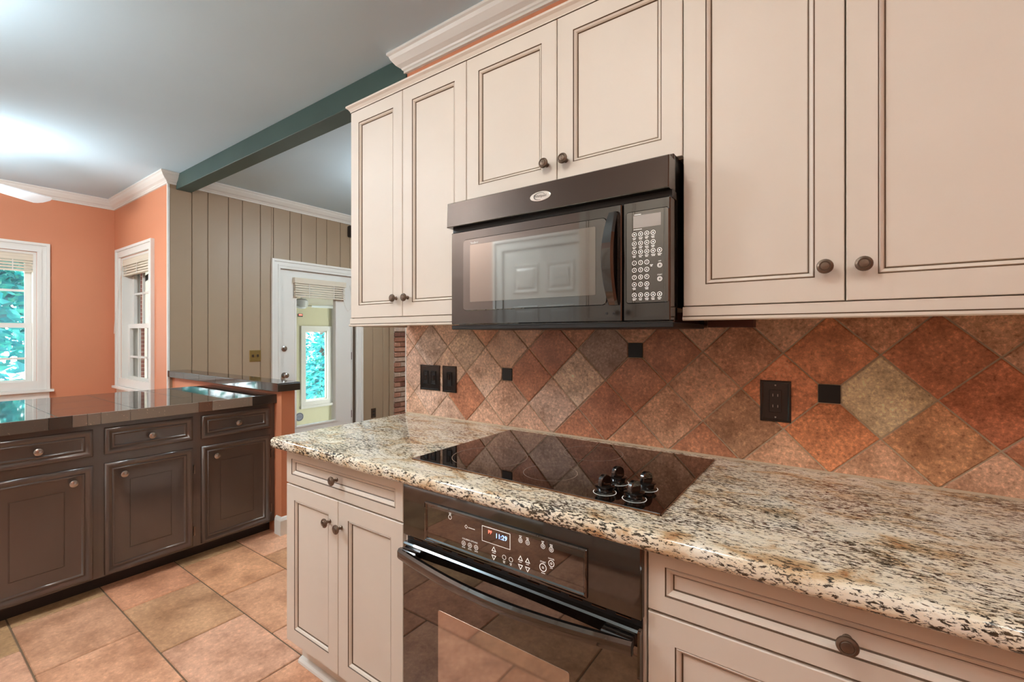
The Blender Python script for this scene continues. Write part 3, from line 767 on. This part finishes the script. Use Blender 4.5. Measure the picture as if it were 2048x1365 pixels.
for i in range(len(xs) - 1):
    o = MB().box(xs[i + 1] + .0006, xs[i] - .0006, 1.534, 1.686, .993, 1.000, bev=.0008).out('top_tile', 'bstone', lg)
    o = MB().box(xs[i + 1] + .0006, xs[i] - .0006 - (.008 if i == 0 else 0), 1.534, 1.545, .945, .9925, bev=.0008).out('face_tile', 'bstone', lg)
    o.color = random.choice([(1, 1, 1, 1), (1.5, 1.4, 1.4, 1), (1.2, 1.2, 1.2, 1)])
MB().box(-2.952, -2.944, 1.534, 1.686, .945, .9925, bev=.0008).out('face_tile', 'bstone', lg)

# ------------------------------------------------------------------ wall plates
def plate(name, label, cat, x0, x1, z0, z1, m='blackpl'):
    t = thing(name, label, cat, ((x0 + x1) / 2, YW - .001, z0))
    F = F_front(x0, YW - .0005, z0)
    MB().nest(F, x1 - x0, z1 - z0, [(0, 0), (0, .004), (.002, .006), (.006, .006), (.0085, .004)]).out('plate', m, t)
    return t, F_front(0, YW - .0045, 0)
t, F = plate('light_switch', 'double black rocker switch plate on the tiles', 'switch', -1.692, -1.558, 1.043, 1.166)
for cx in (-1.652, -1.600):
    MB().nest(F_front(cx - .017, YW - .0045, 1.072), .034, .066, [(0, 0), (.002, .004), (.004, .004), (.006, .0015)]).out('rocker', 'matte', t)
for cx in (-1.652, -1.600):
    MB().box(cx - .008, cx + .008, YW - .0095, YW - .0045, 1.092, 1.118, bev=.002).out('toggle', 'blackpl', t)
t, F = plate('dimmer_switch', 'single black dimmer plate right of the double switch', 'switch', -1.540, -1.451, 1.041, 1.166)
MB().nest(F_front(-1.512, YW - .0045, 1.071), .034, .066, [(0, 0), (.002, .004), (.004, .004), (.006, .0015)]).out('rocker', 'matte', t)
MB().box(-1.499, -1.491, YW - .011, YW - .0045, 1.10, 1.126, bev=.002).out('slider', 'blackpl', t)
t, F = plate('power_outlet', 'black duplex outlet plate on the tiles right of the cooktop', 'outlet', -.190, -.108, 1.049, 1.174)
oc = MB().box(-.1655, -.1325, YW - .0075, YW - .0045, 1.078, 1.146, bev=.001).out('receptacle', 'blackpl', t)
b = MB()
for zc in (1.130, 1.097):
    for dx in (-.0065, .0065): b.box(-.149 + dx - .0011, -.149 + dx + .0011, YW - .0080, YW - .0074, zc - .004, zc + .004)
b.out('slots', 'slot', oc)
b = MB()
for zc in (1.160, 1.063): b.lathe([(.0001, 0), (.003, 0), (.0025, .001), (.0001, .0012)], lambda u, v, n, zc=zc: Vector((-.149 + u, YW - .0045 - n, zc + v)), 10)
b.out('screws', 'slot', t)
# on the panelled wall
t = thing('light_switch', 'brass double switch plate on the taupe panelling beside the door', 'switch', (XP, 2.284, 1.045))
MB().nest(F_right(2.228, XP + .0005, 1.043), .112, .117, [(0, 0), (0, .003), (.003, .006), (.008, .0065)]).out('plate', 'brass', t)
for y_ in (2.260, 2.308):
    MB().box(XP + .005, XP + .0125, y_ - .010, y_ + .010, 1.090, 1.116, bev=.003).out('toggle', 'brownpl', t)
t = thing('power_outlet', 'brown outlet plate low on the taupe panelling right of the door', 'outlet', (XP, 3.745, .255))
MB().nest(F_right(3.708, XP + .0005, .256), .074, .120, [(0, 0), (0, .003), (.003, .006), (.007, .006)]).out('plate', 'brownpl', t)
for z_ in (.295, .337): MB().box(XP + .005, XP + .0085, 3.728, 3.762, z_ - .014, z_ + .014, bev=.002).out('receptacle', 'matte', t)
o = MB().box(XP + .002, XP + .09, 3.36, 3.46, 2.50, 2.64, bev=.012, seg=2).out('loudspeaker', 'matte'); tag(o, 'small black speaker high on the taupe panelling near the crown moulding', 'speaker')
MB().box(XP + .09, XP + .093, 3.372, 3.448, 2.512, 2.628, bev=.001).out('grille', 'blackpl', o)

# ------------------------------------------------------------------ windows
def window(name, F, w_, z0, z1, rows_):
    """F(u,v,n): u along wall, v=z, n into the room; opening 0..w_ x z0..z1"""
    B8 = lambda b, u0, u1, v0, v1, n0, n1, m=0: b.loops([[F(u0, v0, n0), F(u1, v0, n0), F(u1, v1, n0), F(u0, v1, n0)], [F(u0, v0, n1), F(u1, v0, n1), F(u1, v1, n1), F(u0, v1, n1)]], [m])
    b = MB(); cw = .088
    b.frame(F, -cw, w_ + cw, z0 - .018, z1 + .09, cw - .002, 0, .016)
    b.frame(F, -cw - .002, w_ + cw + .002, z0 - .018, z1 + .092, .024, 0, .030, wb=.001)
    b.frame(F, -.034, w_ + .034, z0 - .018, z1 + .034, .030, .0155, .022, wb=.001)
    root = struct(b.out(name, 'white'))
    b = MB(); B8(b, -.115, w_ + .115, z0 - .042, z0 - .018, -.02, .050); B8(b, -cw, w_ + cw, z0 - .115, z0 - .042, 0, .016); b.out('sill', 'white', root)
    b = MB(); b.frame(F, 0, w_, z0 - .018, z1, .022, -.158, -.002, wb=.042); b.out('jamb', 'white', root)
    zm = 1.41
    for (v0, v1, n0, n1) in ((z0 + .022, zm + .02, -.085, -.055), (zm - .02, z1 - .02, -.120, -.090)):
        b = MB(); s_ = .045; bot = .06 if v0 < 1 else .04
        b.frame(F, .022, w_ - .022, v0, v1, s_, n0, n1, wb=bot)
        sash = b.out('sash', 'white', root)
        zc = 1.088 if v0 < 1 else 1.746
        cols_ = 3
        for k in range(1, cols_):
            u = .067 + (w_ - .134) * k / cols_
            b = MB(); B8(b, u - .009, u + .009, v0 + bot, v1 - s_, n0 + .006, n1 - .004); b.out('muntin', 'white', sash)
        b = MB(); B8(b, .067, w_ - .067, zc - .010, zc + .010, n0 + .006, n1 - .004); b.out('muntin', 'white', sash)
        for k in range(cols_):
            ua = .067 + (w_ - .134) * k / cols_; ub = .067 + (w_ - .134) * (k + 1) / cols_
            for (a0, a1) in ((v0 + bot, zc), (zc, v1 - s_)):
                b = MB(); nm = (n0 + n1) / 2; b.face([F(ua, a0, nm), F(ub, a0, nm), F(ub, a1, nm), F(ua, a1, nm)]); b.out('pane', 'pane', sash)
    return root
FL = lambda u, v, n: Vector((XL + n, W1[0] + u, v))
FN = lambda u, v, n: Vector((W2[0] + u, YN - n, v))
window('window_1', FL, W1[1] - W1[0], W1[2], W1[3], 2)
window('window_2', FN, W2[1] - W2[0], W2[2], W2[3], 2)
def blind(label, F, u0, u1, ztop, zhead, zbot, n0, cords, wand=None):
    p0 = F(0, 0, 0)
    t = thing('roman_blind', label, 'blind', F((u0 + u1) / 2, zbot, n0), 'raised woven blinds')
    def B8(b, a0, a1, v0, v1, m0, m1): b.loops([[F(a0, v0, m0), F(a1, v0, m0), F(a1, v1, m0), F(a0, v1, m0)], [F(a0, v0, m1), F(a1, v0, m1), F(a1, v1, m1), F(a0, v1, m1)]], [0])
    b = MB(); B8(b, u0, u1, zhead, ztop, n0, n0 + .045); b.out('headrail', 'blind', t)
    n = max(4, int((zhead - zbot) / .024))
    for k in range(n):
        z = zhead - (k + .5) * (zhead - zbot) / n; b = MB()
        B8(b, u0 + .012, u1 - .012, z - .009, z + .009, n0 + .006 - .002 * (k % 2), n0 + .034 + .003 * (k % 2)); b.out('slat', 'blind', t)
    for c_ in cords:
        b = MB(); B8(b, u0 + c_ * (u1 - u0) - .004, u0 + c_ * (u1 - u0) + .004, zbot + .002, zhead, n0 + .0375, n0 + .0405); b.out('ladder_cord', 'cord', t)
    if wand:
        b = MB(); b.tube([F(*q) for q in wand], .0028, 6); b.out('pull_cord', 'cord', t)
    return t
wl = W1[1] - W1[0]; wn = W2[1] - W2[0]
blind('woven blind pulled up at the top of the left window', FL, .006, wl - .006, 2.10, 2.035, 1.925, -.055, (.15, .5, .85))
blind('woven blind pulled up at the top of the nook window', FN, .006, wn - .006, 2.11, 2.035, 1.93, -.050, (.12, .5, .88), [(.03, 2.03, .0), (.02, 1.8, .02), (-.03, 1.5, .04), (-.05, 1.33, .045)])

# ------------------------------------------------------------------ glazed door in the panelled wall
b = MB(); c0, c1 = 2.54, 3.44
FR = lambda u, v, n: Vector((XP + n, u, v))
b.frame(FR, 2.448, 3.572, -.02, 2.120, .092, -.005, .014, wb=.001)
b.frame(FR, 2.446, 3.574, -.02, 2.122, .024, -.005, .026, wb=.001)
b.frame(FR, 2.512, 3.508, -.02, 2.066, .012, .0135, .019, wb=.001)
b.box(XP - .14, XP - .006, c0 - .0005, c0 + .006, 0, 2.062).box(XP - .14, XP - .006, c1 - .006, c1 + .0005, 0, 2.062)
dc = struct(b.out('door_1', 'white'))
dx = XP - .022
b = MB(); g0, g1, gz0, gz1 = 2.728, 3.222, .30, 1.90
b.box(dx - .044, dx, c0 + .009, g0, .01, 2.055).box(dx - .044, dx, g1, c1 - .009, .01, 2.055).box(dx - .044, dx, g0, g1, .01, gz0).box(dx - .044, dx, g0, g1, gz1, 2.055)
leaf = b.out('door_leaf', 'white', dc)
b = MB()
for (ya, yb2, za, zb) in ((g0 - .014, g0 + .006, gz0 - .014, gz1 + .014), (g1 - .006, g1 + .014, gz0 - .014, gz1 + .014), (g0, g1, gz0 - .014, gz0 + .006), (g0, g1, gz1 - .006, gz1 + .014)): b.box(dx - .05, dx + .006, ya, yb2, za, zb, bev=.002)
b.out('glazing_bead', 'white', leaf)
b = MB().face([(dx - .022, g0, gz0), (dx - .022, g1, gz0), (dx - .022, g1, gz1), (dx - .022, g0, gz1)]); b.out('pane', 'pane', leaf)
KD = MB().lathe([(.0001, 0), (.032, 0), (.031, .006), (.012, .010), (.011, .030), (.020, .036), (.027, .046), (.026, .056), (.016, .063), (.0001, .064)], IDT, 20).out('knob', 'pewter', smooth=True, data_only=True)
KE = MB().lathe([(.0001, 0), (.031, 0), (.030, .008), (.024, .012), (.0001, .013)], IDT, 20).out('deadbolt', 'pewter', smooth=True, data_only=True)
put('door_knob', KD, leaf, (dx, 2.596, .880), ROT_RIGHT); put('deadbolt', KE, leaf, (dx, 2.596, 1.168), ROT_RIGHT)
for z in (.35, 1.06, 1.86): MB().tube([(dx + .006, c1 - .004, z - .045), (dx + .006, c1 - .004, z + .045)], .007, 8).out('hinge', 'bronze', leaf)
MB().tube([(dx + .012, 2.556, 2.052), (dx + .03, 2.556, 2.052)], .012, 8).out('door_stop', 'bronze', leaf)
# octagonal window sticker
b = MB(); a8 = [R(22.5 + 45 * k) for k in range(8)]
b.loops([[(dx - .0215 + d_, 2.782 + r_ * math.cos(a), .402 + r_ * math.sin(a)) for a in a8] for r_, d_ in ((.050, 0), (.050, .0006))], [0])
st = b.out('window_sticker', 'foil'); tag(st, 'grey octagonal security sticker low on the door glass', 'sticker')
b = MB(); FS = lambda u, v, n: Vector((dx - .0205 + n, 2.782 + u, .402 + v))
b.ringflat(FS, 0, 0, .040, .044, .0002, 8)
bars(b, 0, .006, 1, .05, .0002, FS); bars(b, 0, -.006, 1, .06, .0002, FS); b.out('lettering', 'ink', st)
FD = lambda u, v, n: Vector((dx + n, 2.690 + u, v))
blind('woven blind pulled up at the top of the glazed door', FD, 0, .64, 1.945, 1.885, 1.730, .002, (.27, .75), [(.60, 1.88, .045), (.60, 1.76, .05), (.62, 1.66, .05), (.66, 1.60, .048), (.70, 1.63, .045), (.72, 1.75, .044), (.70, 1.92, .03)])

# ------------------------------------------------------------------ ceiling fans
def fan(label, x, y, zb, a0, top, rad=.64, light=False):
    t = thing('ceiling_fan', label, 'ceiling fan', (x, y, zb), None)
    G = lambda u, v, n: Vector((x + u, y + v, zb + n))
    MB().lathe([(.0001, top - zb), (.065, top - zb), (.062, top - zb - .03), (.020, top - zb - .05), (.012, top - zb - .055), (.012, .12), (.0001, .12)], G, 20).out('canopy', 'fanwhite', t, smooth=True)
    MB().lathe([(.0001, .13), (.06, .125), (.105, .09), (.11, .03), (.09, -.02), (.05, -.04), (.0001, -.045)], G, 24).out('motor', 'fanwhite', t, smooth=True)
    for k in range(3):
        a = R(a0 + 120 * k); ca_, sa_ = math.cos(a), math.sin(a); pit = R(-14)
        out = [(.17, -.05), (.50, -.072), (.605, -.074), (.625, -.060), (.64, -.03), (.64, .03), (.625, .060), (.605, .074), (.50, .072), (.17, .05)]
        sc2 = rad / .64
        def P(u, v, n): return Vector((x + (u * ca_ - v * sa_), y + (u * sa_ + v * ca_), zb + v * math.sin(pit) + n))
        b = MB(); b.loops([[P(u * sc2, v, -.004) for u, v in out], [P(u * sc2, v, .004) for u, v in out]], [0]); bl = b.out('blade', 'fanwhite', t)
        b = MB(); b.box(0, 1, 0, 1, 0, 1)
        for v in b.bm.verts: v.co = P(.08 + v.co.x * .13, (v.co.y - .5) * .04, .005 + v.co.z * .006)
        b.out('blade_iron', 'bronze' if not light else 'fanwhite', bl)
    if light:
        MB().lathe([(.0001, -.045), (.05, -.045), (.11, -.07), (.12, -.10), (.09, -.135), (.05, -.15), (.0001, -.155)], G, 24).out('lamp_bowl', 'lamp_fan', t, smooth=True)  # glowing bowl added under the fan to fill the nook with light
    return t
fan('white ceiling fan over the nook, one blade tip at the left edge', -4.95, .33, 2.42, 125, CEIL, light=True)

# ------------------------------------------------------------------ ceiling lamps out of view; all but the range one added as fill
def lamp(label, x, y, key):
    t = thing('ceiling_light', label, 'ceiling light', (x, y, CEIL), 'ceiling bowl lights')
    G = lambda u, v, n: Vector((x + u, y + v, CEIL + n))
    MB().lathe([(.0001, -.001), (.07, -.001), (.068, -.02), (.012, -.03), (.012, -.2), (.02, -.205), (.0001, -.21)], G, 14).out('stem', 'bronze', t, smooth=True)
    MB().lathe([(.0001, -.2), (.165, -.2), (.168, -.215), (.155, -.25), (.12, -.285), (.06, -.305), (.0001, -.31)], G, 14).out('glass_bowl', 'lamp_' + key, t, smooth=True)
lamp('ceiling bowl light over the kitchen aisle near the range', -.75, -.05, 'range')
lamp('ceiling bowl light at the right end of the kitchen', .65, -.4, 'end')
lamp('ceiling bowl light over the kitchen aisle near the peninsula', -2.85, -.32, 'peninsula')
lamp('ceiling bowl light in the den beyond the opening', -2.9, 3.1, 'den')

# ------------------------------------------------------------------ sunroom and outdoors
SX = -8.2
b = MB(); b.box(SX - .12, SX, 2.1, 4.75, -.55, 2.4).box(SX - .12, SX, 5.30, 8.2, -.55, 2.4).box(SX - .12, SX, 4.75, 5.30, -.55, .03).box(SX - .12, SX, 4.75, 5.30, 1.42, 2.4)
sr = struct(b.out('wall_sunroom', 'yellow'))
FW = lambda u, v, n: Vector((SX + n, u, v))
b = MB().frame(FW, 4.70, 5.34, -.03, 1.49, .09, 0, .03).box(SX, SX + .06, 4.68, 5.36, -.07, -.025)
ws = struct(b.out('window_3', 'white'))
sa_ = MB().frame(FW, 4.75, 5.30, .03, 1.42, .05, -.08, -.05).out('sash', 'white', ws)
MB().face([(SX - .065, 4.8, .08), (SX - .065, 5.25, .08), (SX - .065, 5.25, 1.37), (SX - .065, 4.8, 1.37)]).out('pane', 'pane', sa_)
struct(MB().box(SX + .001, SX + .09, 5.345, 5.52, -.55, 1.93).out('trim_7', 'white'), 'white post in the sunroom seen through the door glass')
b = MB(); b.loops([[(SX, 2.1, 1.90), (XP - .14, 2.1, 2.35), (XP - .14, 8.2, 2.35), (SX, 8.2, 1.90)], [(SX, 2.1, 1.98), (XP - .14, 2.1, 2.43), (XP - .14, 8.2, 2.43), (SX, 8.2, 1.98)]], [0])
struct(b.out('ceiling', 'white'), 'sloping white sunroom ceiling')
struct(MB().box(SX, XP - .14, 2.1, 8.2, -.6, -.55).out('floor', 'ground'), 'pale sunroom floor')
b = MB().box(SX - .12, XP - .14, 8.2, 8.3, -.6, 2.5).box(XP - .14, XP - .02, 4.72, 7.0, -.6, 2.5); struct(b.out('wall_sunroom_side', 'yellow'))  # unseen walls added to cut sky light, left partly open to set brightness
b = MB().box(SX, -7.72, 2.1, 2.2, -.6, 2.4, 0).box(-7.40, XP - .14, 2.1, 2.2, -.6, 2.4, 0); we = struct(b.out('wall_porch', 'siding'))
MB().box(-7.72, -7.42, 2.04, 2.2, -.6, 2.4).out('brick_pier', 'farbrick', we)
for x_ in (-8.14, -7.98, -7.82): MB().box(x_ - .03, x_ + .03, 2.06, 2.1, -.6, 2.4).out('post', 'white', we)
o = MB().box(SX + .002, SX + .02, 4.645, 4.735, 1.66, 1.715, bev=.002).out('thermostat', 'brownpl'); tag(o, 'small dark wall thermostat on the yellow sunroom wall', 'thermostat')
MB().box(SX + .02, SX + .022, 4.66, 4.72, 1.685, 1.705).out('display', 'red', o)
fan('white ceiling fan in the sunroom behind the door glass', -7.3, 4.2, 1.80, 60, 2.0, .6)

def tree(label, x, y, z0, hgt, rx, rz, n, seed):
    rnd = random.Random(seed)
    t = thing('tree', label, 'tree', (x, y, z0), 'trees outside the windows')
    MB().tube([(x, y, z0), (x + .05, y, z0 + hgt * .4), (x, y + .05, z0 + hgt * .8)], [.11, .08, .03], 8).out('trunk', 'trunk', t)
    vs_, fs = [], []
    blobs = [(rnd.gauss(0, .45) * rx, rnd.gauss(0, .45) * rx, (rnd.random() - .5) * 1.8 * rz, rnd.uniform(.25, .5) * rx) for _ in range(26)]
    for k in range(n):
        bx, by, bz_, br_ = rnd.choice(blobs)
        v = Vector((rnd.gauss(0, 1), rnd.gauss(0, 1), rnd.gauss(0, 1))).normalized() * br_ * rnd.uniform(.6, 1)
        c = Vector((bx, by, bz_ + hgt * .55)) + v
        u = Vector((rnd.gauss(0, 1), rnd.gauss(0, 1), rnd.gauss(0, .6))).normalized(); q = u.orthogonal().normalized()
        s_ = rnd.uniform(.04, .085)
        i0 = len(vs_); vs_ += [c + u * s_ * 1.5, c + q * s_ * .6, c - u * s_ * 1.5, c - q * s_ * .6]; fs.append((i0, i0 + 1, i0 + 2, i0 + 3))
    me = bpy.data.meshes.new('foliage'); me.from_pydata(vs_, [], fs); me.materials.append(MT['leaf'])
    o = bpy.data.objects.new('foliage', me); C.objects.link(o); o.parent = t; o['kind'] = 'stuff'
    return t
tree('leafy tree filling the view of the left window', -9.6, .8, -.6, 4.4, 1.7, 1.9, 9000, 3)
tree('leafy tree further back beyond the left window', -15.2, -.6, -.6, 5.0, 2.0, 2.2, 7000, 5)
tree('leafy tree beyond the sunroom window', -12.2, 7.6, -1.2, 4.2, 1.6, 1.9, 8000, 8)
struct(MB().box(-30, 14, -25, 30, -1.3, -1.2).out('ground', 'ground'), 'pale sunlit ground outdoors')
